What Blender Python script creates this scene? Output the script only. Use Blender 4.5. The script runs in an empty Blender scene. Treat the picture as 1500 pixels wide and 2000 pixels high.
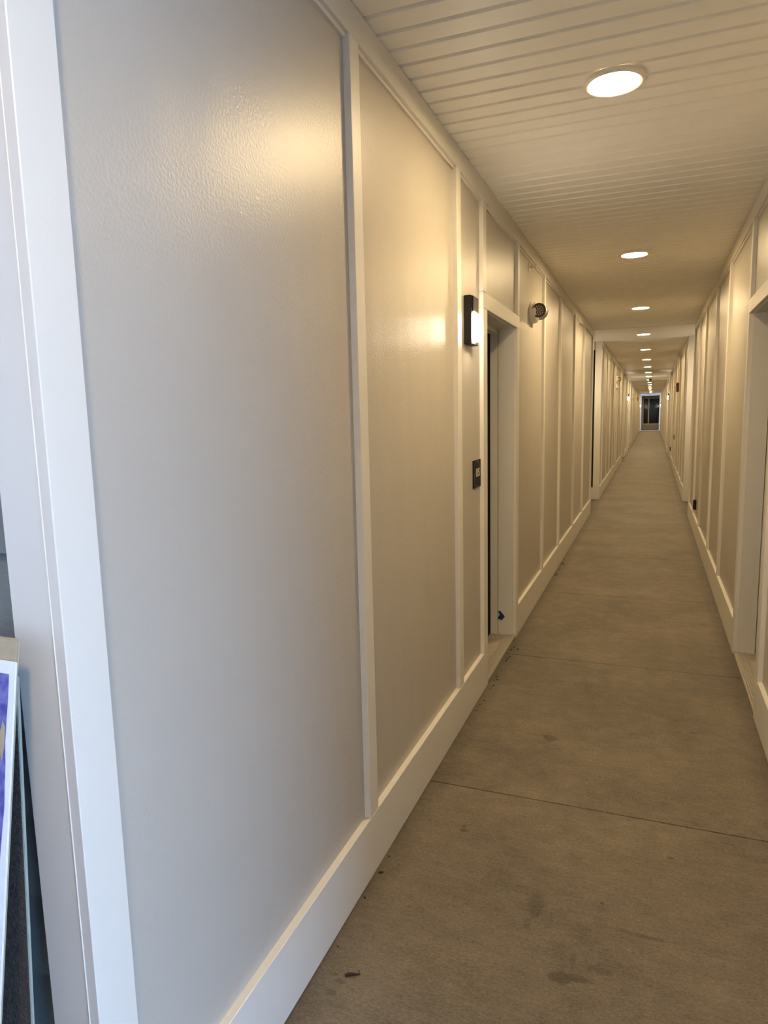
import bpy, bmesh, math, random
from mathutils import Vector, Matrix
random.seed(7)
sc = bpy.context.scene
C = sc.collection

# ------------------------------------------------------------------ camera
cam_d = bpy.data.cameras.new('camera')
cam_d.sensor_fit = 'VERTICAL'
cam_d.sensor_height = 24.0
cam_d.lens = 1325.7 * 24.0 / 2000.0
cam_d.clip_start = 0.02
cam_d.clip_end = 300
cam = bpy.data.objects.new('camera', cam_d)
C.objects.link(cam)
R_ = Vector((0.93094269, 0.364427, -0.02320917))
U_ = Vector((-0.02971179, 0.13894055, 0.9898549))
F_ = Vector((-0.36395455, 0.9208086, -0.14017347))
cam.matrix_world = Matrix(((R_.x, U_.x, -F_.x, 0), (R_.y, U_.y, -F_.y, 0), (R_.z, U_.z, -F_.z, 1.5), (0, 0, 0, 1)))
sc.camera = cam

# ------------------------------------------------------------------ world and exposure
SKY_STRENGTH = 20.0
LAMP_STRENGTH = 310.0
SCONCE_STRENGTH = 95.0
LAMP_COLOR = (1.0, 0.735, 0.40, 1)
w = bpy.data.worlds.new('world')
sc.world = w
w.use_nodes = True
nt = w.node_tree
nt.nodes.clear()
wo = nt.nodes.new('ShaderNodeOutputWorld')
bg = nt.nodes.new('ShaderNodeBackground')
tc = nt.nodes.new('ShaderNodeTexCoord')
sx = nt.nodes.new('ShaderNodeSeparateXYZ')
cr = nt.nodes.new('ShaderNodeValToRGB')
nt.links.new(tc.outputs['Generated'], sx.inputs[0])
nt.links.new(sx.outputs['Z'], cr.inputs[0])
e = cr.color_ramp.elements
e[0].position = 0.0; e[0].color = (0.38, 0.60, 1.0, 1)
e[1].position = 0.7; e[1].color = (0.42, 0.60, 1.0, 1)
nt.links.new(cr.outputs[0], bg.inputs[0])
bg.inputs[1].default_value = SKY_STRENGTH
nt.links.new(bg.outputs[0], wo.inputs[0])

vs = sc.view_settings
vs.view_transform = 'Standard'
vs.look = 'None'
vs.exposure = 0.1
vs.gamma = 1.0
vs.use_curve_mapping = False

# ------------------------------------------------------------------ materials
def lin(r, g, b):
    f = lambda c: (c / 255 / 12.92) if c / 255 <= 0.04045 else ((c / 255 + 0.055) / 1.055) ** 2.4
    return (f(r), f(g), f(b), 1)

def mat(name, col, rough=0.5, metal=0.0, spec=0.5, emit=None, strength=0.0, bump=None, mottle=None):
    m = bpy.data.materials.new(name)
    m.use_nodes = True
    n = m.node_tree
    b = n.nodes['Principled BSDF']
    b.inputs['Base Color'].default_value = col
    b.inputs['Roughness'].default_value = rough
    b.inputs['Metallic'].default_value = metal
    b.inputs['Specular IOR Level'].default_value = spec
    if emit:
        b.inputs['Emission Color'].default_value = emit
        b.inputs['Emission Strength'].default_value = strength
    t = n.nodes.new('ShaderNodeTexCoord')
    if bump:
        prev = None
        for (scale, dist, detail, stretch) in bump:
            mp = n.nodes.new('ShaderNodeMapping')
            mp.inputs['Scale'].default_value = stretch
            n.links.new(t.outputs['Object'], mp.inputs[0])
            ns = n.nodes.new('ShaderNodeTexNoise')
            ns.inputs['Scale'].default_value = scale
            ns.inputs['Detail'].default_value = detail
            n.links.new(mp.outputs[0], ns.inputs['Vector'])
            bp = n.nodes.new('ShaderNodeBump')
            bp.inputs['Strength'].default_value = 1.0
            bp.inputs['Distance'].default_value = dist
            n.links.new(ns.outputs['Fac'], bp.inputs['Height'])
            if prev: n.links.new(prev.outputs[0], bp.inputs['Normal'])
            prev = bp
        n.links.new(prev.outputs[0], b.inputs['Normal'])
    if mottle:
        scale, amount = mottle
        ns = n.nodes.new('ShaderNodeTexNoise')
        ns.inputs['Scale'].default_value = scale
        ns.inputs['Detail'].default_value = 4
        n.links.new(t.outputs['Object'], ns.inputs['Vector'])
        mr = n.nodes.new('ShaderNodeMapRange')
        mr.inputs['From Min'].default_value = 0.25; mr.inputs['From Max'].default_value = 0.75
        mr.inputs['To Min'].default_value = 1 - amount; mr.inputs['To Max'].default_value = 1 + amount
        n.links.new(ns.outputs['Fac'], mr.inputs[0])
        mx = n.nodes.new('ShaderNodeVectorMath'); mx.operation = 'SCALE'
        mx.inputs[0].default_value = col[:3]
        n.links.new(mr.outputs[0], mx.inputs['Scale'])
        n.links.new(mx.outputs[0], b.inputs['Base Color'])
    return m

M = {}
M['panel'] = mat('greige_wall_paint', lin(183, 177, 166), 0.38, bump=[(130, 0.0011, 2, (1, 1, 1)), (6, 0.003, 1, (1, 1, 0.4))], mottle=(3.0, 0.02))
M['trim'] = mat('white_trim_paint', lin(219, 215, 205), 0.42, bump=[(120, 0.0003, 2, (1, 1, 1))])
M['trim_edge'] = mat('primed_board_edge', lin(226, 220, 210), 0.8, bump=[(260, 0.0012, 3, (1, 1, 1))])
M['ceiling'] = mat('vinyl_soffit', lin(238, 234, 224), 0.45, bump=[(400, 0.0001, 1, (1, 1, 1))])
M['flat_ceiling'] = mat('smooth_white_soffit', lin(232, 228, 216), 0.4)
M['matte_black'] = mat('matte_black_finish', (0.002, 0.002, 0.002, 1), 0.8, spec=0.1)  # near-black for slabs, backings and the wall behind the far window
M['utility_door'] = mat('tan_door_paint', lin(176, 165, 146), 0.4)
M['black_metal'] = mat('black_powder_coat', (0.006, 0.0055, 0.005, 1), 0.5, spec=0.35)
M['glass_black'] = mat('dark_glass', (0.004, 0.006, 0.006, 1), 0.05)
M['sconce_lens'] = mat('lit_frosted_lens', (0.9, 0.9, 0.88, 1), 0.3, emit=(1.0, 0.86, 0.66, 1), strength=SCONCE_STRENGTH)
M['lamp_lens'] = mat('lit_ceiling_diffuser', (0.9, 0.9, 0.88, 1), 0.3, emit=LAMP_COLOR, strength=LAMP_STRENGTH)
M['white_plastic'] = mat('white_plastic', lin(228, 222, 208), 0.35)
M['beige_plastic'] = mat('beige_plastic', lin(196, 184, 166), 0.4)
M['led'] = mat('led_reflector', lin(205, 196, 176), 0.3)
M['dark_ring'] = mat('dark_ring', lin(70, 62, 52), 0.4)
M['sill'] = mat('worn_sill', lin(172, 163, 146), 0.5, bump=[(40, 0.001, 4, (1, 1, 1))], mottle=(25, 0.14))
M['steel'] = mat('satin_steel', lin(190, 188, 182), 0.28, metal=1.0)
M['alu'] = mat('worn_aluminium', lin(200, 196, 186), 0.3, metal=0.9, bump=[(60, 0.0006, 3, (1, 8, 1))])
M['sign_black'] = mat('sign_black', (0.006, 0.006, 0.006, 1), 0.6, spec=0.25)
M['sign_white'] = mat('sign_white', lin(225, 220, 205), 0.5)
M['sign_grey'] = mat('sign_grey', lin(130, 126, 118), 0.5)
M['red'] = mat('alarm_red', lin(120, 22, 16), 0.4)
M['tape'] = mat('blue_painters_tape', lin(22, 44, 92), 0.7)
M['twig'] = mat('dry_twig', lin(52, 34, 18), 0.9)
M['siding'] = mat('slate_grey_siding', lin(110, 117, 120), 0.75, bump=[(90, 0.0015, 4, (0.3, 1, 1))], mottle=(8, 0.06))
M['ext_trim'] = mat('exterior_trim_paint', lin(214, 210, 206), 0.6, bump=[(150, 0.0002, 3, (1, 1, 1))], mottle=(5, 0.02))
M['gritty'] = mat('gritty_dark_sheet', lin(74, 70, 68), 0.95, bump=[(220, 0.004, 4, (1, 1, 1))], mottle=(120, 0.35))
M['pale_edge'] = mat('pale_board_edge', lin(150, 158, 148), 0.8, mottle=(60, 0.06))
M['raw_wood'] = mat('weathered_plank', lin(168, 156, 134), 0.8, mottle=(40, 0.14))
M['board_white'] = mat('board_white_paint', lin(226, 230, 238), 0.6, mottle=(90, 0.03))

# blue-violet paint with pale worn scrapes
def painted_blue():
    m = mat('blue_violet_paint', lin(78, 78, 160), 0.7)
    n = m.node_tree; b = n.nodes['Principled BSDF']
    t = n.nodes.new('ShaderNodeTexCoord')
    ns = n.nodes.new('ShaderNodeTexNoise'); ns.inputs['Scale'].default_value = 60; ns.inputs['Detail'].default_value = 5
    n.links.new(t.outputs['Object'], ns.inputs['Vector'])
    r = n.nodes.new('ShaderNodeValToRGB')
    r.color_ramp.elements[0].position = 0.35; r.color_ramp.elements[0].color = lin(62, 62, 150)
    r.color_ramp.elements[1].position = 0.7; r.color_ramp.elements[1].color = lin(118, 118, 190)
    n.links.new(ns.outputs['Fac'], r.inputs[0])
    n.links.new(r.outputs[0], b.inputs['Base Color'])
    return m
M['blue'] = painted_blue()

def concrete():
    m = mat('brushed_concrete', lin(140, 128, 108), 0.62)
    n = m.node_tree; b = n.nodes['Principled BSDF']; L = n.links.new
    t = n.nodes.new('ShaderNodeTexCoord')
    def noise(scale, detail, stretch, rough=0.5):
        mp = n.nodes.new('ShaderNodeMapping'); mp.inputs['Scale'].default_value = stretch
        L(t.outputs['Object'], mp.inputs[0])
        ns = n.nodes.new('ShaderNodeTexNoise'); ns.inputs['Scale'].default_value = scale
        ns.inputs['Detail'].default_value = detail; ns.inputs['Roughness'].default_value = rough
        L(mp.outputs[0], ns.inputs['Vector']); return ns
    def math_(op, a, bb, c=None):
        k = n.nodes.new('ShaderNodeMath'); k.operation = op
        for i, v in enumerate((a, bb, c)):
            if v is None: continue
            if isinstance(v, (int, float)): k.inputs[i].default_value = v
            else: L(v, k.inputs[i])
        return k.outputs[0]
    big = noise(1.6, 5, (1, 1, 1), 0.6)
    mid = noise(9, 6, (1, 1.5, 1), 0.65)
    streak = noise(34, 6, (0.5, 2.0, 1), 0.75)
    fine = noise(130, 4, (0.7, 1.4, 1), 0.85)
    pits = noise(75, 2, (0.8, 1.6, 1), 0.6)
    v = math_('MULTIPLY_ADD', big.outputs['Fac'], 1.2, 0.42)
    v = math_('ADD', v, math_('MULTIPLY_ADD', mid.outputs['Fac'], 0.9, -0.45))
    v = math_('ADD', v, math_('MULTIPLY_ADD', streak.outputs['Fac'], 1.0, -0.5))
    v = math_('ADD', v, math_('MULTIPLY_ADD', fine.outputs['Fac'], 2.6, -1.3))
    pk = n.nodes.new('ShaderNodeMapRange'); pk.inputs['From Min'].default_value = 0.66; pk.inputs['From Max'].default_value = 0.74
    pk.inputs['To Min'].default_value = 0; pk.inputs['To Max'].default_value = -0.3
    L(pits.outputs['Fac'], pk.inputs[0]); v = math_('ADD', v, pk.outputs[0])
    # drips and spills that were soaked into the slab: (x, y, rx, ry, darkness)
    spots = [(-0.185, 1.672, .034, .022, .45), (-0.14, 1.685, .03, .012, .35), (-0.085, 1.73, .035, .012, .25), (-0.596, 2.219, .016, .012, .5),
             (-0.60, 2.245, .008, .008, .5), (-0.395, 3.04, .03, .03, .4), (-0.45, 3.05, .05, .012, .25), (-0.29, 1.93, .025, .06, .28),
             (-0.16, 1.75, .012, .02, .25), (-0.735, 1.46, .02, .008, .35), (-0.76, 1.475, .012, .006, .3), (-0.3, 1.84, .012, .02, .25),
             (-0.74, 1.42, .014, .01, .3), (-0.42, 4.9, .03, .02, .2), (0.1, 2.3, .012, .006, .5), (0.22, 3.3, .02, .008, .4), (-0.1, 2.0, .006, .006, .5), (0.02,1.9,.07,.008,.25)]
    sep = n.nodes.new('ShaderNodeSeparateXYZ'); L(t.outputs['Object'], sep.inputs[0])
    wob = noise(30, 3, (1, 1, 1)); wv = math_('MULTIPLY_ADD', wob.outputs['Fac'], 1.6, -0.8)
    for (px, py, rx, ry, dk) in spots:
        dx = math_('DIVIDE', math_('SUBTRACT', sep.outputs[0], px), rx)
        dy = math_('DIVIDE', math_('SUBTRACT', sep.outputs[1], py), ry)
        d = math_('ADD', math_('SQRT', math_('ADD', math_('MULTIPLY', dx, dx), math_('MULTIPLY', dy, dy)), 0), wv)
        k = n.nodes.new('ShaderNodeMapRange'); k.inputs['From Min'].default_value = 0.75; k.inputs['From Max'].default_value = 1.2
        k.inputs['To Min'].default_value = 1 - dk; k.inputs['To Max'].default_value = 1
        L(d, k.inputs[0])
        v = math_('MULTIPLY', v, k.outputs[0])
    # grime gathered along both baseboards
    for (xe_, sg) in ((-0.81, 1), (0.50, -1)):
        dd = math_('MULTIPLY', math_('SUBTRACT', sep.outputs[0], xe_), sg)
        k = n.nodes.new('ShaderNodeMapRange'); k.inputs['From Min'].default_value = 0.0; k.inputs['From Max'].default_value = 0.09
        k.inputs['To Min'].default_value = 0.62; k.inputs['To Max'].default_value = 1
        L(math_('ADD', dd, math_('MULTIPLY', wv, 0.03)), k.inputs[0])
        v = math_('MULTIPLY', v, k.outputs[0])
    # pale mineral scratches
    sc_ = noise(22, 2, (0.5, 6, 1), 0.4)
    s2 = n.nodes.new('ShaderNodeMapRange'); s2.inputs['From Min'].default_value = 0.68; s2.inputs['From Max'].default_value = 0.8
    s2.inputs['To Max'].default_value = 0.35
    L(sc_.outputs['Fac'], s2.inputs[0])
    v = math_('ADD', v, s2.outputs[0])
    vm = n.nodes.new('ShaderNodeVectorMath'); vm.operation = 'SCALE'
    vm.inputs[0].default_value = lin(113, 103, 87)[:3]
    L(v, vm.inputs['Scale'])
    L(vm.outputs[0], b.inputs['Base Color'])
    bp = n.nodes.new('ShaderNodeBump'); bp.inputs['Strength'].default_value = 1; bp.inputs['Distance'].default_value = 0.003
    hh = math_('ADD', streak.outputs['Fac'], math_('MULTIPLY', fine.outputs['Fac'], 0.8))
    L(hh, bp.inputs['Height']); L(bp.outputs[0], b.inputs['Normal'])
    return m
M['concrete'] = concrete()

# ------------------------------------------------------------------ builders
class MB:
    def __init__(self): self.bm = bmesh.new(); self.mats = []
    def slot(self, m):
        if m not in self.mats: self.mats.append(m)
        return self.mats.index(m)
    def box(self, x0, x1, y0, y1, z0, z1, m=None, bevel=0.0):
        if x0 > x1: x0, x1 = x1, x0
        if y0 > y1: y0, y1 = y1, y0
        g = bmesh.ops.create_cube(self.bm, size=1, matrix=Matrix.Translation(((x0 + x1) / 2, (y0 + y1) / 2, (z0 + z1) / 2)) @ Matrix.Diagonal((x1 - x0, y1 - y0, z1 - z0, 1)))
        if m is not None:
            s = self.slot(m)
            for v in g['verts']:
                for f in v.link_faces: f.material_index = s
        if bevel:
            es = list({e for v in g['verts'] for e in v.link_edges})
            bmesh.ops.bevel(self.bm, geom=es, offset=bevel, segments=2, affect='EDGES', clamp_overlap=True)
        return g
    def lathe(self, prof, mtx=Matrix(), seg=32, cap=True):
        rings = []
        for (r, z) in prof:
            rings.append([self.bm.verts.new(mtx @ Vector((r * math.cos(a), r * math.sin(a), z))) for a in [2 * math.pi * i / seg for i in range(seg)]])
        for a, b in zip(rings, rings[1:]):
            for i in range(seg): self.bm.faces.new((a[i], a[(i + 1) % seg], b[(i + 1) % seg], b[i]))
        if cap:
            self.bm.faces.new(rings[0][::-1]); self.bm.faces.new(rings[-1])
    def tube(self, pts, r, seg=10):
        rings = []
        pts = [Vector(p) for p in pts]
        rs = r if isinstance(r, (list, tuple)) else [r] * len(pts)
        for i, pnt in enumerate(pts):
            d = (pts[min(i + 1, len(pts) - 1)] - pts[max(i - 1, 0)]).normalized()
            a = d.orthogonal().normalized() if i == 0 else (a - d * a.dot(d)).normalized()
            b = d.cross(a)
            rings.append([self.bm.verts.new(pnt + (a * math.cos(t) + b * math.sin(t)) * rs[i]) for t in [2 * math.pi * k / seg for k in range(seg)]])
        for a_, b_ in zip(rings, rings[1:]):
            for i in range(seg): self.bm.faces.new((a_[i], a_[(i + 1) % seg], b_[(i + 1) % seg], b_[i]))
        self.bm.faces.new(rings[0][::-1]); self.bm.faces.new(rings[-1])
    def build(self, name, material=None, parent=None, smooth=False, origin=None):
        bmesh.ops.recalc_face_normals(self.bm, faces=self.bm.faces)
        me = bpy.data.meshes.new(name)
        if origin:
            bmesh.ops.translate(self.bm, verts=self.bm.verts, vec=-Vector(origin))
        self.bm.to_mesh(me); self.bm.free()
        if self.mats:
            for m in self.mats: me.materials.append(m)
        elif material: me.materials.append(material)
        if smooth:
            for f in me.polygons: f.use_smooth = True
            me.set_sharp_from_angle(angle=math.radians(40)) if hasattr(me, 'set_sharp_from_angle') else None
        o = bpy.data.objects.new(name, me)
        C.objects.link(o)
        if origin: o.location = origin
        if parent: o.parent = parent
        return o

def struct(o): o['kind'] = 'structure'; return o
def tag(o, label, cat, group=None):
    o['label'] = label; o['category'] = cat
    if group: o['group'] = group
    return o
def empty(name, loc, rz=0.0):
    o = bpy.data.objects.new(name, None); C.objects.link(o); o.location = loc; o.rotation_euler = (0, 0, rz)
    o.empty_display_size = 0.05
    return o
def copy_tree(o, parent=None):
    c = o.copy(); C.objects.link(c)
    if parent: c.parent = parent
    for ch in list(o.children): copy_tree(ch, c)
    return c
trim_count = [0]
def trim_name():
    trim_count[0] += 1
    return 'trim_%d' % trim_count[0]

XL, XR, H, HB, HF = -0.81, 0.50, 2.64, 0.21, 2.551
T = 0.021                                   # how far the trim boards stand off the wall panels
PL, PR = XL - T, XR + T
YE = 0.735                                  # outer face of the building
SECT = [(YE, 10.33), (12.05, 21.4), (23.2, 26.95), (28.7, 34.4), (36.2, 42.5), (44.3, 52.4)]
ALC = [(a[1], b[0]) for a, b in zip(SECT, SECT[1:])] + [(52.4, 53.0)]
AX0, AX1 = -1.42, 1.11                        # how far the cross recesses reach to each side
OUT = 0.12                                  # wall thickness

# ------------------------------------------------------------------ floor and ground
def floor_mesh():
    b = MB(); bm = b.bm
    joints = [0.93, 2.505, 4.095] + [4.095 + 1.59 * k for k in range(1, 34)]
    ys = [-3.0]
    prof = [(-3.0, 0.0)]
    for j in joints:
        prof += [(j - 0.004, 0), (j - 0.0015, -0.007), (j + 0.0015, -0.007), (j + 0.004, 0)]
    prof.append((62.0, 0.0))
    xs = [-2.4, 2.1]
    rows = [[bm.verts.new((x, y, z)) for x in xs] for y, z in prof]
    for a, c in zip(rows, rows[1:]): bm.faces.new((a[0], a[1], c[1], c[0]))
    o = b.build('floor', M['concrete'])
    for f in o.data.polygons:
        if f.normal.z < 0: f.flip()
    return struct(o)
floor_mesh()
b = MB(); b.box(-14, 14, -14, -3.0, -0.15, -0.02); b.box(-14, -2.4, -3.0, YE, -0.15, -0.02); b.box(2.1, 14, -3.0, YE, -0.15, -0.02)
b.box(-14, -2.4, 50, 62, -0.15, -0.02); b.box(2.1, 14, 50, 62, -0.15, -0.02)
g = b.build('ground', mat('outdoor_paving', lin(150, 150, 146), 0.9, mottle=(2, 0.1))); struct(g)

# ------------------------------------------------------------------ ceiling
def ceiling_strip(y0, y1, x0, x1):
    b = MB(); bm = b.bm
    P = 0.0998; G = 0.021; D = 0.015
    k = math.floor((y0 - 1.977) / P); prof = [(y0, H)]
    while True:
        y = 1.977 + k * P
        if y > y1 - G: break
        if y > y0 + 0.004:
            prof += [(y, H), (y + 0.001, H + D), (y + G - 0.011, H + D), (y + G, H)]
        k += 1
    prof.append((y1, H))
    rows = [[bm.verts.new((x, y, z)) for x in (x0, x1)] for y, z in prof]
    for a, c in zip(rows, rows[1:]): bm.faces.new((a[0], c[0], c[1], a[1]))
    top = b.box(x0, x1, y0, y1, H + 0.025, H + 0.06)
    o = b.build('ceiling', M['ceiling'])
    return struct(o)
for i, (a, c) in enumerate(SECT):
    ceiling_strip(-1.5 if i == 0 else a, c, -0.86 if i else -0.86, 0.55)
for (a, c) in ALC:
    b = MB(); b.box(AX0, AX1, a, c, H - 0.004, H + 0.05); struct(b.build('ceiling', M['flat_ceiling']))
# porch soffit outside the entrance
b = MB(); b.box(-14, -0.86, -1.5, YE, H + 0.0, H + 0.06); b.box(0.55, 14, -1.5, YE, H, H + 0.06); b.box(-14, 14, -1.62, -1.5, H - 0.12, H + 0.4)
struct(b.build('ceiling', M['flat_ceiling']))
# unseen solid block over the ceilings, shaped to seal out sky light
b = MB(); b.box(-14, 14, -1.6, 53.0, H + 0.062, H + 0.5); b.box(-14, 14, 53.0, 58, 2.79, 3.14); struct(b.build('roof', M['siding']))

# ------------------------------------------------------------------ walls
def wall(side, y0, y1, holes):
    b = MB()
    a, c = (PL, PL - OUT) if side == 'left' else (PR, PR + OUT)
    cur = y0
    for (h0, h1, hz) in sorted(holes):
        b.box(a, c, cur, h0, 0, H + 0.06); b.box(a, c, h0, h1, hz, H + 0.06); cur = h1
    b.box(a, c, cur, y1, 0, H + 0.06)
    o = b.build('wall_' + side, M['panel']); return struct(o)

def side_x(side): return (XL, PL, -1) if side == 'left' else (XR, PR, 1)

def board(side, y0, y1, z0, z1, extra=0.0, edge=True, edge_mat='trim_edge'):
    """one vertical or level trim board standing off the wall panel"""
    f, pnl, s = side_x(side)
    b = MB()
    b.box(f - s * extra, pnl + s * 0.002, y0, y1, z0, z1)
    bm = b.bm
    b.slot(M['trim']); e_ = b.slot(M[edge_mat])
    if edge:
        for fc in bm.faces:
            if abs(fc.calc_center_median().y - min(y0, y1)) < 1e-5: fc.material_index = e_
    bv = [e2 for e2 in bm.edges]
    bmesh.ops.bevel(bm, geom=bv, offset=0.0015, segments=1, affect='EDGES')
    return b

def batten(side, y0, y1, z0=HB, z1=HF):
    o = board(side, y0, y1, z0 + 0.001, z1 - 0.0005).build(trim_name()); return struct(o)

def baseboard(side, y0, y1):
    o = board(side, y0, y1, 0.004, HB, edge=False).build('baseboard_' + side); return struct(o)
def frieze(side, y0, y1):
    f, pnl, s = side_x(side)
    o = board(side, y0, y1, HF, H - 0.002, edge=False).build(trim_name()); struct(o)
    # scrap strip caulked behind the lower edge of the frieze
    b = MB(); b.box(pnl - s * 0.008, pnl + s * 0.002, y0 + 0.09, y1 - 0.09, HF - 0.012, HF)
    q = b.build(trim_name(), M['trim_edge']); struct(q)

def end_board(side, y, facing):
    """corner board on the end of a wall, looking along the corridor; facing -1 looks back to the entrance"""
    f, pnl, s = side_x(side)
    b = MB(); yy = (y - 0.02, y) if facing < 0 else (y, y + 0.02)
    b.box(f, f + s * 0.103, yy[0], yy[1], HB + 0.002, H - 0.006, M['trim'], bevel=0.0015)
    struct(b.build(trim_name()))
    b = MB(); yy = (y - 0.022, y) if facing < 0 else (y, y + 0.022)
    b.box(f - s * 0.002, f + s * 0.115, yy[0], yy[1], 0.004, HB, M['trim'], bevel=0.0015)
    struct(b.build('baseboard_' + side))

door_count = [0]
def lever(parent, side, y, z, xface, to=1):
    """lever handle with rose; 'to' gives which way along the corridor the grip points"""
    s = -1 if side == 'left' else 1
    b = MB()
    b.lathe([(0.026, 0), (0.026, 0.008), (0.011, 0.010), (0.011, 0.045)], Matrix.Translation((xface, y, z)) @ Matrix.Rotation(-s * math.pi / 2, 4, 'Y'), 20)
    b.tube([(xface - s * 0.045, y, z), (xface - s * 0.05, y + to * 0.02, z), (xface - s * 0.05, y + to * 0.115, z - 0.002)], 0.009)
    b.build('lever_handle', M['steel'], parent, smooth=True)
    b = MB(); b.lathe([(0.024, 0), (0.024, 0.012), (0.014, 0.016)], Matrix.Translation((xface, y, z + 0.13)) @ Matrix.Rotation(-s * math.pi / 2, 4, 'Y'), 20)
    b.build('deadbolt', M['steel'], parent, smooth=True)

def door(side, y0, y1, zt, slab_mat, depth=0.15, casing=(0.087, 0.08), head=0.08, handle=True, handle_near=True, zb=0.0, sill=True):
    """doorway y0..y1: casing boards, jamb with stop, slab, threshold"""
    door_count[0] += 1
    f, pnl, s = side_x(side)
    d = bpy.data.objects.new('door_%d' % door_count[0], None); C.objects.link(d); d['kind'] = 'structure'
    d.location = (pnl, (y0 + y1) / 2, 0); L = Vector(d.location)
    def fin(b, name, m=None, smooth=False):
        o = b.build(name, m, None, smooth); o.parent = d; o.location = -L; return o
    fin(board(side, y0 - casing[0], y0, 0.004, zt), 'casing')
    fin(board(side, y1, y1 + casing[1], 0.004, zt), 'casing')
    fin(board(side, y0 - casing[0], y1 + casing[1], zt + 0.0005, zt + head, edge=False), 'head_casing')
    g = 0.009
    b = MB()
    xe = pnl + s * depth
    xs = pnl + s * (depth - 0.05)
    for (a, c) in ((y0 - g - 0.03, y0 - g), (y1 + g * -1 + 0.002, y1 + 0.03)):
        pass
    # far jamb, near jamb, head: lining and the stop behind a fine gap
    b.box(pnl + s * 0.001, xs - s * 0.002, y1 - 0.010, y1 + 0.02, 0.02, zt - 0.004, M['trim'])
    b.box(xs + s * 0.002, xe, y1 - 0.014, y1 + 0.02, 0.02, zt - 0.012, M['trim'])
    b.box(pnl + s * 0.001, xs - s * 0.002, y0 - 0.02, y0 + 0.006, 0.02, zt - 0.004, M['trim'])
    b.box(xs + s * 0.002, xe, y0 - 0.02, y0 + 0.010, 0.02, zt - 0.012, M['trim'])
    b.box(pnl + s * 0.001, xs - s * 0.002, y0 - 0.02, y1 + 0.02, zt - 0.004, zt + 0.04, M['trim'])
    b.box(xs + s * 0.002, xe, y0 - 0.02, y1 + 0.02, zt - 0.030, zt + 0.04, M['trim'])
    fin(b, 'jamb')
    b = MB(); b.box(xe + s * 0.001, xe + s * 0.042, y0 - 0.015, y1 + 0.015, 0.022, zt - 0.015, bevel=0.002)
    fin(b, 'door_slab', slab_mat)
    if slab_mat == M['utility_door']:
        b = MB(); b.box(xe - s * 0.004, xe + s * 0.002, y0 + 0.012, y1 - 0.03, 0.026, 0.20, bevel=0.001); fin(b, 'dark_gap_strip', M['black_metal'])  # black strip standing in for the dark gap at the door bottom
    # dark room side so that nothing shines through
    b = MB(); b.box(xe + s * 0.044, xe + s * 0.07, y0 - 0.2, y1 + 0.2, 0, zt + 0.2); fin(b, 'backing', M['matte_black'])
    if sill:
        b = MB()
        b.box(f + s * 0.006, xe, y0 - 0.001, y1 + 0.001, 0.001, 0.021, M['sill'], bevel=0.002)
        for k in range(5):
            xx = f + s * (0.012 + 0.012 * k)
            b.box(xx, xx + s * 0.007, y0 + 0.002, y1 - 0.002, 0.020, 0.024, M['alu'], bevel=0.001)
        fin(b, 'threshold')
    if handle:
        hold = bpy.data.objects.new('hardware', None)
        yy = y0 + 0.07 if handle_near else y1 - 0.07
        s2 = s
        b = MB()
        Rm = Matrix.Rotation(-s * math.pi / 2, 4, 'Y')
        b.lathe([(0.026, 0), (0.026, 0.008), (0.011, 0.010), (0.011, 0.045)], Matrix.Translation((xe, yy, 0.93)) @ Rm, 20)
        to = 1 if handle_near else -1
        b.tube([(xe - s * 0.045, yy - to * 0.008, 0.93), (xe - s * 0.05, yy + to * 0.02, 0.93), (xe - s * 0.05, yy + to * 0.115, 0.928)], 0.009)
        fin(b, 'lever_handle', M['steel'], True)
        b = MB(); b.lathe([(0.024, 0), (0.024, 0.012), (0.014, 0.016)], Matrix.Translation((xe, yy, 1.06)) @ Rm, 20)
        fin(b, 'deadbolt', M['steel'], True)
        bpy.data.objects.remove(hold)
    return d

TH = 0.14
# left side of the corridor: (door y0, y1, material, depth) per section, batten near edges per section
LD = {0: [(3.567, 4.412, 2.03, 'matte_black', 0.15)], 1: [(17.05, 17.95, 2.03, 'utility_door', 0.055)], 2: [(26.0, 26.75, 2.03, 'utility_door', 0.1)],
      3: [(31.0, 31.9, 2.03, 'utility_door', 0.1)], 4: [(39.6, 40.5, 2.03, 'utility_door', 0.1)], 5: [(47.4, 48.3, 2.03, 'utility_door', 0.1)]}
RD = {0: [(3.567, 4.495, 2.035, 'matte_black', 0.15)], 1: [(17.55, 18.45, 2.03, 'utility_door', 0.055)], 2: [(24.4, 25.3, 2.03, 'utility_door', 0.1)],
      3: [(31.0, 31.9, 2.03, 'utility_door', 0.1)], 4: [(38.6, 39.5, 2.03, 'utility_door', 0.1)], 5: [(46.4, 47.3, 2.03, 'utility_door', 0.1)]}
LB = {0: [1.872, 2.987, 5.575, 6.635, 7.875, 9.02], 1: [12.66, 13.85, 15.0, 16.1, 19.1, 20.2]}
RB = {0: [1.0, 2.2, 5.728, 6.832, 8.118, 9.24], 1: [13.2, 14.4, 15.6, 16.8, 19.5, 20.5]}
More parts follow.
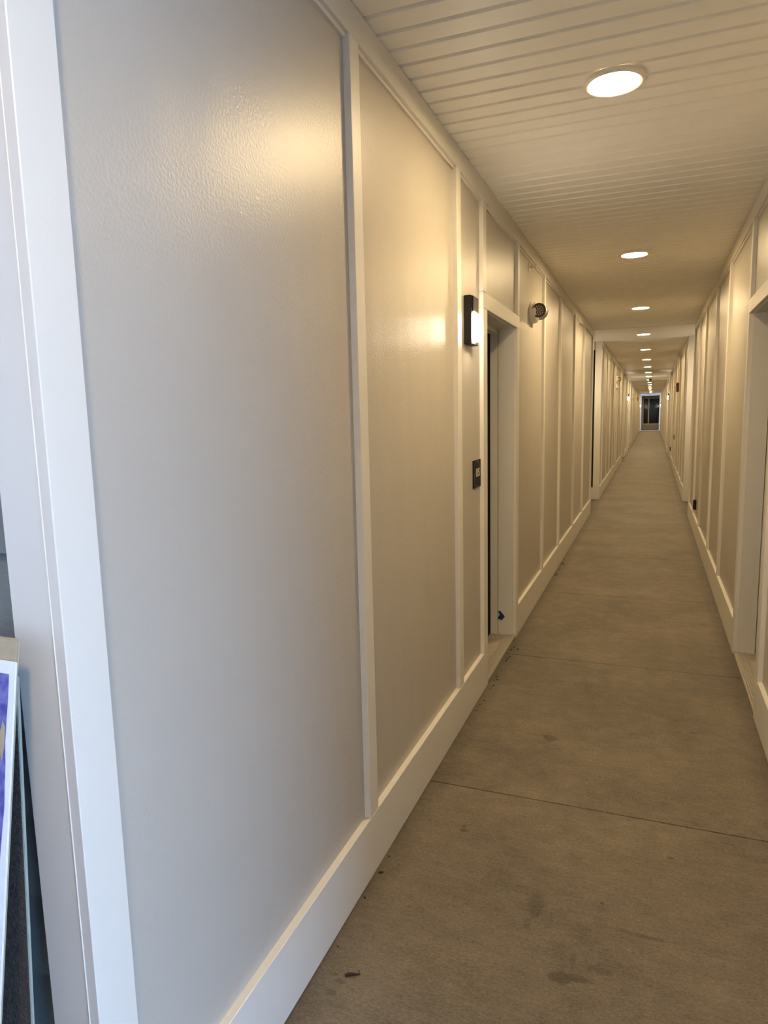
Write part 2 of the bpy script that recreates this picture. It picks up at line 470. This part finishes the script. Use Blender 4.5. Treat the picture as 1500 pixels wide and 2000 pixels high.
for side, D, B in (('left', LD, LB), ('right', RD, RB)):
    f, pnl, s = side_x(side)
    for i, (y0, y1) in enumerate(SECT):
        holes = [(d[0] - 0.02, d[1] + 0.02, d[2] + 0.02) for d in D[i]]
        wall(side, y0 + (0.034 if i == 0 else 0.0), y1, [(a, c, z) for a, c, z in holes])
        frieze(side, y0 + 0.0, y1)
        cur = y0
        for (d0, d1, dz, dm, dep) in D[i]:
            cas = (0.087, 0.08) if i == 0 and side == 'left' else (0.072, 0.068)
            baseboard(side, cur + (0.084 if (i == 0 and cur == y0) else 0), d0 - cas[0]); cur = d1 + cas[1]
            door(side, d0, d1, dz, M[dm], dep, cas, handle=True, handle_near=(i == 0))
            batten(side, d0 - cas[0], d0 - cas[0] + 0.066, dz + 0.081)
            batten(side, d1 + cas[1] - 0.064, d1 + cas[1], dz + 0.081)
        baseboard(side, cur if cur > y0 else y0 + (0.084 if i == 0 else 0), y1)
        bl = B.get(i)
        if bl is None:
            bl = []; y = y0 + 1.15
            while y < y1 - 0.5:
                if all(not (d[0] - 0.35 < y < d[1] + 0.3) for d in D[i]): bl.append(y)
                y += 1.15
        for y in bl: batten(side, y, y + 0.065)
        # corner boards at both ends of the section
        if i > 0: batten(side, y0, y0 + 0.083)
        else: struct(board(side, y0, y0 + 0.083, 0.004, HF - 0.0005, edge_mat='ext_trim').build(trim_name()))
        batten(side, y1 - 0.083, y1)
        if i > 0: end_board(side, y0, -1)
        end_board(side, y1, 1)
    # recess walls
    for j, (a, c) in enumerate(ALC):
        ax = AX0 if side == 'left' else AX1
        xo = pnl + s * 0.10
        b = MB()
        open_end = (j == len(ALC) - 1)
        if not open_end:
            b.box(ax, ax + s * 0.1, a - 0.1, c + 0.1, 0, H)
        b.box(xo, ax, a - 0.1, a - 0.001, 0, H)
        if not (j == 0 and side == 'left'):
            if not open_end: b.box(xo, ax, c, c + 0.1, 0, H)
        else:
            b.box(xo, ax, c, c + 0.1, 0, HB); b.box(xo, ax, c, c + 0.1, 2.5, H); b.box(ax + 0.15, ax, c, c + 0.1, 0, H)
        struct(b.build('wall_' + side, M['panel']))
        if not open_end:
            b = MB(); b.box(f + s * 0.116, ax, c - 0.021, c, 0.004, HB, bevel=0.0015); struct(b.build('baseboard_' + side, M['trim']))
            b = MB(); b.box(f + s * 0.116, ax, c - 0.02, c, 2.5, H - 0.006, bevel=0.0015); struct(b.build(trim_name(), M['trim']))
# dark glazing beside the first recess
wn = bpy.data.objects.new('window_1', None); C.objects.link(wn); wn['kind'] = 'structure'
b = MB(); b.box(-1.42, XL - 0.104, 12.04, 12.048, HB, 2.5); b.build('pane', M['glass_black'], wn)
b = MB(); b.box(-1.42, PL - 0.122, 12.08, 12.10, HB, 2.5); b.build('backing', M['matte_black'], wn)

# ------------------------------------------------------------------ far end of the corridor
b = MB()
b.box(-3.2, XL, 53.0, 53.12, 0, H + 0.14); b.box(XR, 3.2, 53.0, 53.12, 0, H + 0.14)
struct(b.build('wall_end', M['panel']))
b = MB()
b.box(XL, XL + 0.05, 52.96, 53.14, 0.03, 2.56, bevel=0.003); b.box(XR - 0.05, XR, 52.96, 53.14, 0.03, 2.56, bevel=0.003)
b.box(XL, XR, 52.96, 53.14, 2.56, 2.635, bevel=0.003); b.box(XL, XR, 52.9, 53.14, 0.0, 0.03, bevel=0.003)
struct(b.build(trim_name(), M['board_white']))
b = MB(); b.box(-3, 3, 53.13, 57.2, 2.50, 2.78); struct(b.build('ceiling', M['ceiling']))
b = MB()
b.box(-3, 3, 57.1, 57.2, 0, 0.43); b.box(-3, 3, 57.1, 57.2, 2.36, 2.72); b.box(-3, -0.66, 57.1, 57.2, 0.43, 2.36); b.box(0.47, 3, 57.1, 57.2, 0.43, 2.36)
struct(b.build('wall_end', M['panel']))
wn = bpy.data.objects.new('window_2', None); C.objects.link(wn); wn['kind'] = 'structure'
b = MB(); b.box(-0.66, 0.47, 57.15, 57.16, 0.43, 2.36); b.build('pane', M['glass_black'], wn)
b = MB(); b.box(-0.70, 0.51, 57.07, 57.1, 0.33, 0.44, bevel=0.003); b.box(-0.70, 0.51, 57.07, 57.1, 2.34, 2.42, bevel=0.003)
b.box(-0.70, -0.65, 57.07, 57.1, 0.33, 2.42, bevel=0.003); b.box(0.46, 0.51, 57.07, 57.1, 0.33, 2.42, bevel=0.003)
b.box(-0.325, -0.25, 57.07, 57.14, 0.43, 2.36, bevel=0.003)
b.build('window_frame', M['trim'], wn)
b = MB(); b.box(-3, 3, 57.18, 57.3, 0, H); struct(b.build('wall_end', M['matte_black']))

# ------------------------------------------------------------------ outside wall by the entrance
def corner_boards(side):
    f, pnl, s = side_x(side)
    b = MB(); b.box(pnl, pnl + s * 0.082, YE, YE + 0.025, 0.01, H - 0.002, bevel=0.0015)
    struct(b.build(trim_name(), M['ext_trim']))
    b = MB(); b.tube([(pnl - s * 0.0, YE - 0.0005, 0.02), (pnl, YE - 0.0005, H - 0.01)], 0.0012, 6)
    struct(b.build(trim_name(), M['trim']))
    b = MB(); bm = b.bm
    E_ = 0.147; z = 0.567 - 4 * E_
    x0, x1 = pnl + s * 0.05, pnl + s * 3.4
    while z < H:
        za, zb = max(z, 0.0), min(z + E_ + 0.02, H)
        ya, yb = YE + 0.014, YE + 0.024
        vs_ = []
        for x in (x0, x1):
            vs_.append([bm.verts.new((x, ya, za)), bm.verts.new((x, YE + 0.034, za)), bm.verts.new((x, YE + 0.034, zb)), bm.verts.new((x, yb + 0.004, zb))])
        p, q = vs_
        for i in range(4): bm.faces.new((p[i], p[(i + 1) % 4], q[(i + 1) % 4], q[i]))
        bm.faces.new(p[::-1]); bm.faces.new(q)
        z += E_
    struct(b.build('wall_outside_' + side, M['siding']))
    b = MB(); b.box(pnl + s * 0.02, pnl + s * 3.4, YE + 0.036, YE + 0.12, 0, H); struct(b.build('wall_outside_' + side, M['siding']))
corner_boards('left'); corner_boards('right')

# unseen wall added opposite the entrance to block daylight except from the right
b = MB(); b.box(-14, 3.2, -1.75, -1.62, -0.02, 3.04); struct(b.build('wall_daylight_block', mat('daylight_block_paint', lin(205, 198, 188), 0.7)))
# unseen walls added to shut side daylight out of the far cross hall
b = MB(); b.box(-3.1, -3.0, 53.0, 57.2, 0, 2.75); b.box(3.0, 3.1, 53.0, 57.2, 0, 2.75); struct(b.build('wall_end', M['panel']))

# ------------------------------------------------------------------ ceiling lights
def make_ceiling_light():
    t = empty('ceiling_light', (0, 0, 0))
    b = MB()
    b.lathe([(0.104, 0.0), (0.104, -0.010), (0.100, -0.015), (0.094, -0.0165), (0.088, -0.014), (0.087, -0.011)], seg=48, cap=False)
    b.build('trim_ring', M['white_plastic'], t, smooth=True)
    b = MB(); b.lathe([(0.0872, -0.0105), (0.0872, -0.0085)], seg=40)
    b.build('housing', M['white_plastic'], t)
    b = MB()
    bm = b.bm
    vs_ = [bm.verts.new((0.0875 * math.cos(a), 0.0875 * math.sin(a), -0.0115)) for a in [2 * math.pi * i / 40 for i in range(40)]]
    bm.faces.new(vs_[::-1])
    o = b.build('diffuser', M['lamp_lens'], t)
    for f in o.data.polygons:
        if f.normal.z > 0: f.flip()
    return t
proto = make_ceiling_light()
ORD = ['nearest', 'second', 'third', 'fourth', 'fifth', 'sixth', 'seventh', 'eighth', 'ninth', 'tenth', 'eleventh', 'twelfth', 'thirteenth', 'fourteenth', 'fifteenth', 'sixteenth', 'seventeenth', 'eighteenth']
for k in range(18):
    o = proto if k == 0 else copy_tree(proto)
    y = 2.68 + 2.842 * k
    z = H
    flat = any(a < y < c for a, c in ALC)
    o.location = (-0.158, y, H - 0.004 if flat else H)
    if k == 0: lab = 'large bright round ceiling light nearest the entrance, with its white ring clearly visible'
    elif k == 3: lab = 'fourth round ceiling light from the entrance, in the smooth white strip at the first recess'
    elif k == 17: lab = 'farthest lit round light in the corridor ceiling, just before the white end frame'
    else: lab = 'round flush ceiling light, lit warm white, %s from the entrance' % ORD[k]
    tag(o, lab, 'ceiling light', 'round lights down the corridor ceiling')
o = copy_tree(proto); o.location = (-0.165, 55.0, 2.50)
tag(o, 'round ceiling light seen inside the white end frame above the dark window', 'ceiling light', 'round lights down the corridor ceiling')
# unseen light added outside on the row's spacing, to light the jambs
o = copy_tree(proto); o.location = (-0.158, -0.162, H)
tag(o, 'unseen round ceiling light added outside the entrance, over the porch floor', 'ceiling light', 'round lights down the corridor ceiling')
# ------------------------------------------------------------------ wall sconces
def make_sconce():
    """origin on the wall panel at the bottom; local +X points away from the wall"""
    t = empty('wall_sconce', (0, 0, 0))
    b = MB()
    b.box(0.0, 0.036, -0.066, 0.066, 0, 0.222, bevel=0.0025)
    b.box(0.030, 0.042, -0.050, 0.050, 0.150, 0.2205, bevel=0.002)
    b.build('housing', M['black_metal'], t, smooth=True)
    b = MB(); bm = b.bm
    # rounded frosted lens on the lower front
    rings = []
    for (x, k_) in ((0.028, 0.0), (0.050, 0.0), (0.056, 0.003), (0.0595, 0.008), (0.061, 0.016)):
        hw, hh, rr = 0.049 - k_, 0.064 - k_, 0.032 - k_
        ring = []
        for q, (cy_, cz_) in enumerate(((1, 1), (-1, 1), (-1, -1), (1, -1))):
            for a_ in range(0, 91, 15):
                t_ = math.radians(a_ + 90 * q)
                ring.append(bm.verts.new((x, 0.004 + cy_ * (hw - rr) + rr * math.cos(t_), 0.079 + cz_ * (hh - rr) + rr * math.sin(t_))))
        rings.append(ring)
    for r0, r1 in zip(rings, rings[1:]):
        for q in range(len(r0)): bm.faces.new((r0[q], r0[(q + 1) % len(r0)], r1[(q + 1) % len(r0)], r1[q]))
    bm.faces.new(rings[0][::-1]); bm.faces.new(rings[-1])
    b.build('lens', M['sconce_lens'], t, smooth=True)
    return t
sc0 = make_sconce()
# (x, y, z, rotation, label)
spots = [
    (PL, 3.235, 1.823, 0, 'black wall sconce with glowing frosted lens above the black number plate'),
    (PL, 25.6, 1.823, 0, 'small distant lit sconce on the left wall well before the white end frame'),
    (PR, 25.6, 1.823, math.pi, 'small distant lit sconce on the right wall well before the white end frame'),
    (PL, 50.6, 1.70, 0, 'tiny lit sconce at the left edge of the white end frame'),
    (PR, 50.6, 1.70, math.pi, 'tiny lit sconce at the right edge of the white end frame'),
]
for i, (x, y, z, r, lab) in enumerate(spots):
    o = sc0 if i == 0 else copy_tree(sc0)
    o.location = (x, y, z); o.rotation_euler = (0, 0, r)
    tag(o, lab, 'wall light', 'black wall sconces along the corridor')
# sconces on the side walls of the recesses, out of sight from the entrance
for (x, y, r, lab) in ((AX0, 11.5, 0, 'black lit sconce inside the left half of the first recess'), (AX1, 11.5, math.pi, 'black lit sconce inside the right half of the first recess'),
                       (AX0, 28.2, 0, 'black lit sconce inside the left half of the third recess'), (AX1, 28.2, math.pi, 'black lit sconce inside the right half of the third recess')):
    o = copy_tree(sc0); o.location = (x, y, 1.80); o.rotation_euler = (0, 0, r)
    tag(o, lab, 'wall light', 'black wall sconces along the corridor')

# ------------------------------------------------------------------ room number plate
def number_plate():
    t = empty('number_sign', (PL, 3.397, 1.126))
    b = MB(); b.box(0.0005, 0.006, -0.076, 0.076, 0, 0.141, bevel=0.001)
    b.build('plate', M['sign_black'], t)
    b = MB()
    for a0, a1 in ((-5, 95), (175, 275)):
        pts = [(0.0062, 0.064 * math.cos(math.radians(a)), 0.0705 + 0.064 * math.sin(math.radians(a))) for a in range(a0, a1, 6)]
        b.tube(pts, 0.0011, 6)
    b.build('arc_lines', M['sign_grey'], t)
    cu = bpy.data.curves.new('numerals', 'FONT'); cu.body = '115'; cu.size = 0.058; cu.extrude = 0.0006; cu.offset = 0.0009
    cu.align_x = 'CENTER'; cu.align_y = 'CENTER'; cu.space_character = 0.95
    tmp = bpy.data.objects.new('tmp', cu); C.objects.link(tmp)
    dg = bpy.context.evaluated_depsgraph_get()
    me = bpy.data.meshes.new_from_object(tmp.evaluated_get(dg))
    bpy.data.objects.remove(tmp)
    o = bpy.data.objects.new('numerals', me); C.objects.link(o); o.parent = t
    me.materials.clear(); me.materials.append(M['sign_white'])
    o.matrix_local = Matrix(((0, 0, 1, 0.0068), (1, 0, 0, 0.006), (0, 1, 0, 0.074), (0, 0, 0, 1)))
    tag(t, 'square black room number plate reading 115 below the nearest sconce', 'sign')
number_plate()
b = MB(); b.box(0, 0.006, -0.07, 0.07, 0, 0.14, bevel=0.001)
o = b.build('number_sign', M['sign_black'], origin=None); o.location = (PL, 24.9, 1.12)
tag(o, 'tiny dark number plate on the far left wall below the distant sconce', 'sign')

# ------------------------------------------------------------------ emergency lights
def make_emergency():
    """origin at the wall, centre of the back plate; local +X points away from the wall"""
    t = empty('emergency_light', (0, 0, 0))
    b = MB()
    Rx = Matrix.Rotation(math.pi / 2, 4, 'Y')
    S = Matrix.Diagonal((1, 1.55, 1, 1))
    b.lathe([(0.066, 0.0), (0.066, 0.010), (0.063, 0.014)], Matrix.Diagonal((1, 1.25, 1, 1)) @ Rx, 36)
    b.build('back_plate', M['white_plastic'], t, smooth=True)
    b = MB()
    b.lathe([(0.060, 0.014), (0.060, 0.028), (0.054, 0.036), (0.040, 0.043), (0.018, 0.047), (0.002, 0.048)], Matrix.Diagonal((1, 1.25, 1, 1)) @ Rx, 36)
    b.build('housing', M['white_plastic'], t, smooth=True)
    b = MB(); b.box(0.0, 0.012, -0.012, 0.012, -0.085, -0.05, bevel=0.002); b.build('test_tab', M['white_plastic'], t)
    for sgn in (-1, 1):
        d = Vector((0.35, sgn * 0.93, -0.12)).normalized()
        q = d.to_track_quat('Z', 'Y').to_matrix().to_4x4()
        base = Matrix.Translation((0.050, sgn * 0.046, 0.006)) @ q
        b = MB(); b.lathe([(0.016, -0.045), (0.032, -0.030), (0.041, 0.0), (0.041, 0.012), (0.037, 0.0125)], base, 28, cap=False)
        hd = b.build('lamp_head', M['beige_plastic'], t, smooth=True)
        b = MB(); b.lathe([(0.0375, 0.0112), (0.033, 0.0122), (0.033, 0.008), (0.001, 0.008)], base, 28)
        b.build('reflector', M['dark_ring'], hd, smooth=True)
        b = MB(); b.lathe([(0.0415, 0.009), (0.0415, 0.0135), (0.0345, 0.0135), (0.0345, 0.009)], base, 28, cap=False); b.build('rim', M['dark_ring'], hd, smooth=True)
        b = MB()
        for r_, n_ in ((0.0, 1), (0.012, 6), (0.024, 12)):
            for k in range(n_):
                a = 2 * math.pi * k / n_
                b.lathe([(0.0052, 0.008), (0.0046, 0.011), (0.001, 0.012)], base @ Matrix.Translation((r_ * math.cos(a), r_ * math.sin(a), 0)), 8)
        b.build('led_array', M['led'], hd, smooth=True)
    return t
em = make_emergency(); em.location = (PL, 5.06, 2.205); em.scale = (1.2, 1.2, 1.2)
tag(em, 'white twin-head emergency light on the left wall past the numbered door', 'emergency light', 'twin-head emergency lights on the left wall')
o = copy_tree(em); o.location = (PL, 17.5, 2.24)
tag(o, 'small distant emergency light above the tan door on the left wall', 'emergency light', 'twin-head emergency lights on the left wall')

# ------------------------------------------------------------------ sidewall sprinklers
def make_sprinkler():
    t = empty('sprinkler_head', (0, 0, 0))
    Rx = Matrix.Rotation(math.pi / 2, 4, 'Y')
    b = MB(); b.lathe([(0.034, 0.0), (0.034, 0.003), (0.026, 0.009), (0.016, 0.010)], Rx, 28); b.build('escutcheon', M['white_plastic'], t, smooth=True)
    b = MB(); b.lathe([(0.009, 0.008), (0.009, 0.030), (0.006, 0.032)], Rx, 14)
    for sy in (-1, 1): b.tube([(0.028, sy * 0.008, 0), (0.040, sy * 0.013, 0), (0.052, sy * 0.005, 0)], 0.0022, 6)
    b.build('frame_arms', M['white_plastic'], t, smooth=True)
    b = MB(); b.lathe([(0.014, 0.052), (0.014, 0.054)], Rx, 16); b.box(0.040, 0.060, -0.013, 0.013, 0.010, 0.012); b.build('deflector', M['white_plastic'], t)
    return t
sp = make_sprinkler(); sp.location = (PL, 4.95, 2.50)
tag(sp, 'white sidewall sprinkler head high above the near emergency light', 'sprinkler', 'sidewall sprinklers under the left frieze')
o = copy_tree(sp); o.location = (PL, 8.35, 2.50)
tag(o, 'small distant sprinkler head high on the left wall, well past the emergency light', 'sprinkler', 'sidewall sprinklers under the left frieze')

# ------------------------------------------------------------------ outlet covers
def make_outlet():
    t = empty('outlet_cover', (0, 0, 0))
    b = MB(); b.box(-0.006, 0, -0.045, 0.045, -0.065, 0.065, bevel=0.002); b.build('back_plate', M['black_metal'], t)
    b = MB(); b.box(-0.034, -0.006, -0.040, 0.040, -0.060, 0.060, bevel=0.006); b.build('flip_lid', M['black_metal'], t)
    return t
oc = make_outlet(); oc.location = (PR, 8.9, 0.355)
tag(oc, 'black weatherproof outlet cover low on the right wall before the first recess', 'outlet cover', 'black outlet covers on the right wall')
o = copy_tree(oc); o.location = (PR, 21.0, 0.38)
tag(o, 'tiny distant black outlet cover low on the right wall beyond the first recess', 'outlet cover', 'black outlet covers on the right wall')

# ------------------------------------------------------------------ fire alarms, camera, lock box
def make_alarm():
    t = empty('fire_alarm', (0, 0, 0))
    b = MB(); b.box(-0.05, 0, -0.06, 0.06, -0.10, 0.10, bevel=0.006); b.build('housing', M['red'], t)
    b = MB(); b.box(-0.062, -0.05, -0.025, 0.025, 0.03, 0.075, bevel=0.004); b.build('strobe_lens', M['sign_grey'], t)
    return t
fa = make_alarm(); fa.location = (PR, 16.42, 1.97)
tag(fa, 'dark red fire alarm horn on the right wall beyond the first recess', 'fire alarm')
o = copy_tree(fa); o.location = (PL, 41.8, 2.12); o.rotation_euler = (0, 0, math.pi)
tag(o, 'tiny dark red fire alarm on the far left wall beside the white end frame', 'fire alarm')
t = empty('security_camera', (-0.115, 27.6, H - 0.004))
b = MB(); b.lathe([(0.055, 0), (0.055, -0.02), (0.050, -0.026)], seg=24); b.build('base', M['black_metal'], t, smooth=True)
b = MB(); b.lathe([(0.046, -0.024), (0.044, -0.045), (0.034, -0.062), (0.018, -0.072), (0.001, -0.075)], seg=24); b.build('dome', M['glass_black'], t, smooth=True)
tag(t, 'small black dome camera hanging among the far ceiling lights', 'security camera')
t = empty('lock_box', (XR + 0.001, 18.31, 0.816))
b = MB()
b.lathe([(0.002, -0.022), (0.036, -0.020), (0.042, -0.010), (0.042, 0.010), (0.036, 0.020), (0.002, 0.022)], Matrix.Diagonal((1, 1, 1.45, 1)) @ Matrix.Rotation(math.pi / 2, 4, 'Y') @ Matrix.Rotation(0, 4, 'X'), 24)
b.build('body', M['black_metal'], t, smooth=True)
b = MB(); b.tube([(0, -0.018, 0.05), (0, -0.018, 0.105), (0, 0.0, 0.128), (0, 0.018, 0.105), (0, 0.018, 0.05)], 0.004, 8); b.build('shackle', M['black_metal'], t, smooth=True)
t.location.x = XR + 0.024
tag(t, 'black oval lock box hanging on the door handle far along the right wall', 'lock box')

# ------------------------------------------------------------------ tape, twig
b = MB(); bm = b.bm
pts = [(-0.935, 0.128), (-0.905, 0.118), (-0.884, 0.146), (-0.915, 0.183), (-0.930, 0.178), (-0.918, 0.158)]
y_t = 4.4005
fr = [bm.verts.new((x, y_t - 0.0006 - 0.001 * (i % 2), z)) for i, (x, z) in enumerate(pts)]
bk = [bm.verts.new((x, y_t + 0.0008, z)) for (x, z) in pts]
bm.faces.new(fr)
bm.faces.new(bk[::-1])
for i in range(len(pts)): bm.faces.new((fr[i], bk[i], bk[(i + 1) % len(pts)], fr[(i + 1) % len(pts)]))
o = b.build('tape_scrap', M['tape']); tag(o, 'torn scrap of dark blue painter tape stuck low on the left door jamb', 'tape')
b = MB()
b.tube([(-0.730, 1.478, 0.0045), (-0.722, 1.484, 0.0048), (-0.712, 1.489, 0.0042), (-0.700, 1.494, 0.0028), (-0.693, 1.499, 0.0016)], [0.0030, 0.0044, 0.0040, 0.0024, 0.0012], 8)
b.tube([(-0.700, 1.494, 0.0028), (-0.698, 1.501, 0.004), (-0.7005, 1.507, 0.0055)], 0.0012, 6)
o = b.build('twig', M['twig'], smooth=True); tag(o, 'small brown twig lying on the concrete near the left baseboard', 'twig')

# crumbs of dirt swept against the left baseboard
random.seed(11)
b = MB()
for (yc, n_, sp_) in ((6.55, 26, 0.28), (4.05, 10, 0.3), (3.45, 9, 0.25), (1.7, 4, 0.3)):
    for _ in range(n_):
        y = yc + random.uniform(-sp_, sp_); r_ = random.uniform(0.002, 0.0065); x = XL + 0.006 + abs(random.gauss(0, 0.012))
        bmesh.ops.create_icosphere(b.bm, subdivisions=1, radius=r_, matrix=Matrix.Translation((x + r_, y, r_ * 0.45)) @ Matrix.Rotation(random.uniform(0, 3), 4, 'Z') @ Matrix.Diagonal((1.0, random.uniform(0.7, 1.8), 0.5, 1)))
o = b.build('dirt_crumbs', M['twig']); tag(o, 'dark crumbs of dirt scattered along the foot of the left baseboard', 'dirt'); o['kind'] = 'stuff'

# ------------------------------------------------------------------ things leaning on the outside wall
def sheared(o, top_y, top_z, lean):
    """lean a thing back: its foot stands out from the wall"""
    for v in o.data.vertices:
        v.co.y += -(top_z - v.co.z) * lean
t = empty('painted_board', (-1.16, 0.60, 0.0))
def lb(x0, x1, y0, y1, z0, z1, m, name, lean, tz, parent, origin, bev=0.001):
    b = MB(); bm = b.bm; b.box(x0, x1, y0, y1, z0, z1, bevel=bev)
    for v in bm.verts: v.co.y += -(tz - v.co.z) * lean
    bmesh.ops.translate(bm, verts=bm.verts, vec=-Vector(origin))
    return b.build(name, m, parent)
O1 = (-1.16, 0.60, 0.0)
lb(-1.47, -0.8515, 0.684, 0.687, 0.0, 1.157, M['board_white'], 'panel', 0.17, 1.157, t, O1)
# blue paint field with a ragged right edge
b = MB(); bm = b.bm
random.seed(3)
edge = []
z = 0.02
while z < 1.137:
    edge.append((-0.864 - 0.002 * math.sin(z * 31) + random.uniform(-0.0012, 0.0012), z)); z += 0.03
edge.append((-0.8645, 1.139))
out = [(-1.455, 0.02)] + edge + [(-1.455, 1.139)]
fr = [bm.verts.new((x, 0.6835, z)) for x, z in out]; bk = [bm.verts.new((x, 0.6845, z)) for x, z in out]
bm.faces.new(fr); bm.faces.new(bk[::-1])
for i in range(len(out)): bm.faces.new((fr[i], bk[i], bk[(i + 1) % len(out)], fr[(i + 1) % len(out)]))
for v in bm.verts: v.co.y += -(1.157 - v.co.z) * 0.17
bmesh.ops.translate(bm, verts=bm.verts, vec=-Vector(O1))
b.build('blue_paint', M['blue'], t)
b = MB(); bm = b.bm
out = [(-0.8700, 1.015), (-0.8665, 1.035), (-0.8665, 1.063), (-0.872, 1.072), (-0.877, 1.05), (-0.876, 1.03)]
fr = [bm.verts.new((x, 0.6828, z)) for x, z in out]; bk = [bm.verts.new((x, 0.6838, z)) for x, z in out]
bm.faces.new(fr); bm.faces.new(bk[::-1])
for i in range(len(out)): bm.faces.new((fr[i], bk[i], bk[(i + 1) % len(out)], fr[(i + 1) % len(out)]))
for v in bm.verts: v.co.y += -(1.157 - v.co.z) * 0.17
bmesh.ops.translate(bm, verts=bm.verts, vec=-Vector(O1))
b.build('worn_patch', M['raw_wood'], t)
tag(t, 'blue painted board with white edge leaning outside the entrance, front of the leaning stack', 'board')
o = lb(-1.42, -0.856, 0.6880, 0.6945, 0.0, 1.188, M['raw_wood'], 'wooden_plank', 0.17, 1.157, None, (0, 0, 0), 0.002)
tag(o, 'weathered tan wooden plank whose top shows above the blue painted board', 'plank')
t = empty('wallboard_sheet', (-1.2, 0.65, 0))
O2 = (-1.2, 0.65, 0.0)
lb(-1.62, -0.8765, 0.7000, 0.7015, 0.0, 1.125, M['gritty'], 'gritty_face', 0.064, 1.125, t, O2, 0.0005)
lb(-1.62, -0.876, 0.7016, 0.7075, 0.0, 1.125, M['pale_edge'], 'core', 0.064, 1.125, t, O2, 0.001)
tag(t, 'dark gritty sheet with a pale edge leaning behind the blue board, against grey siding', 'sheet')
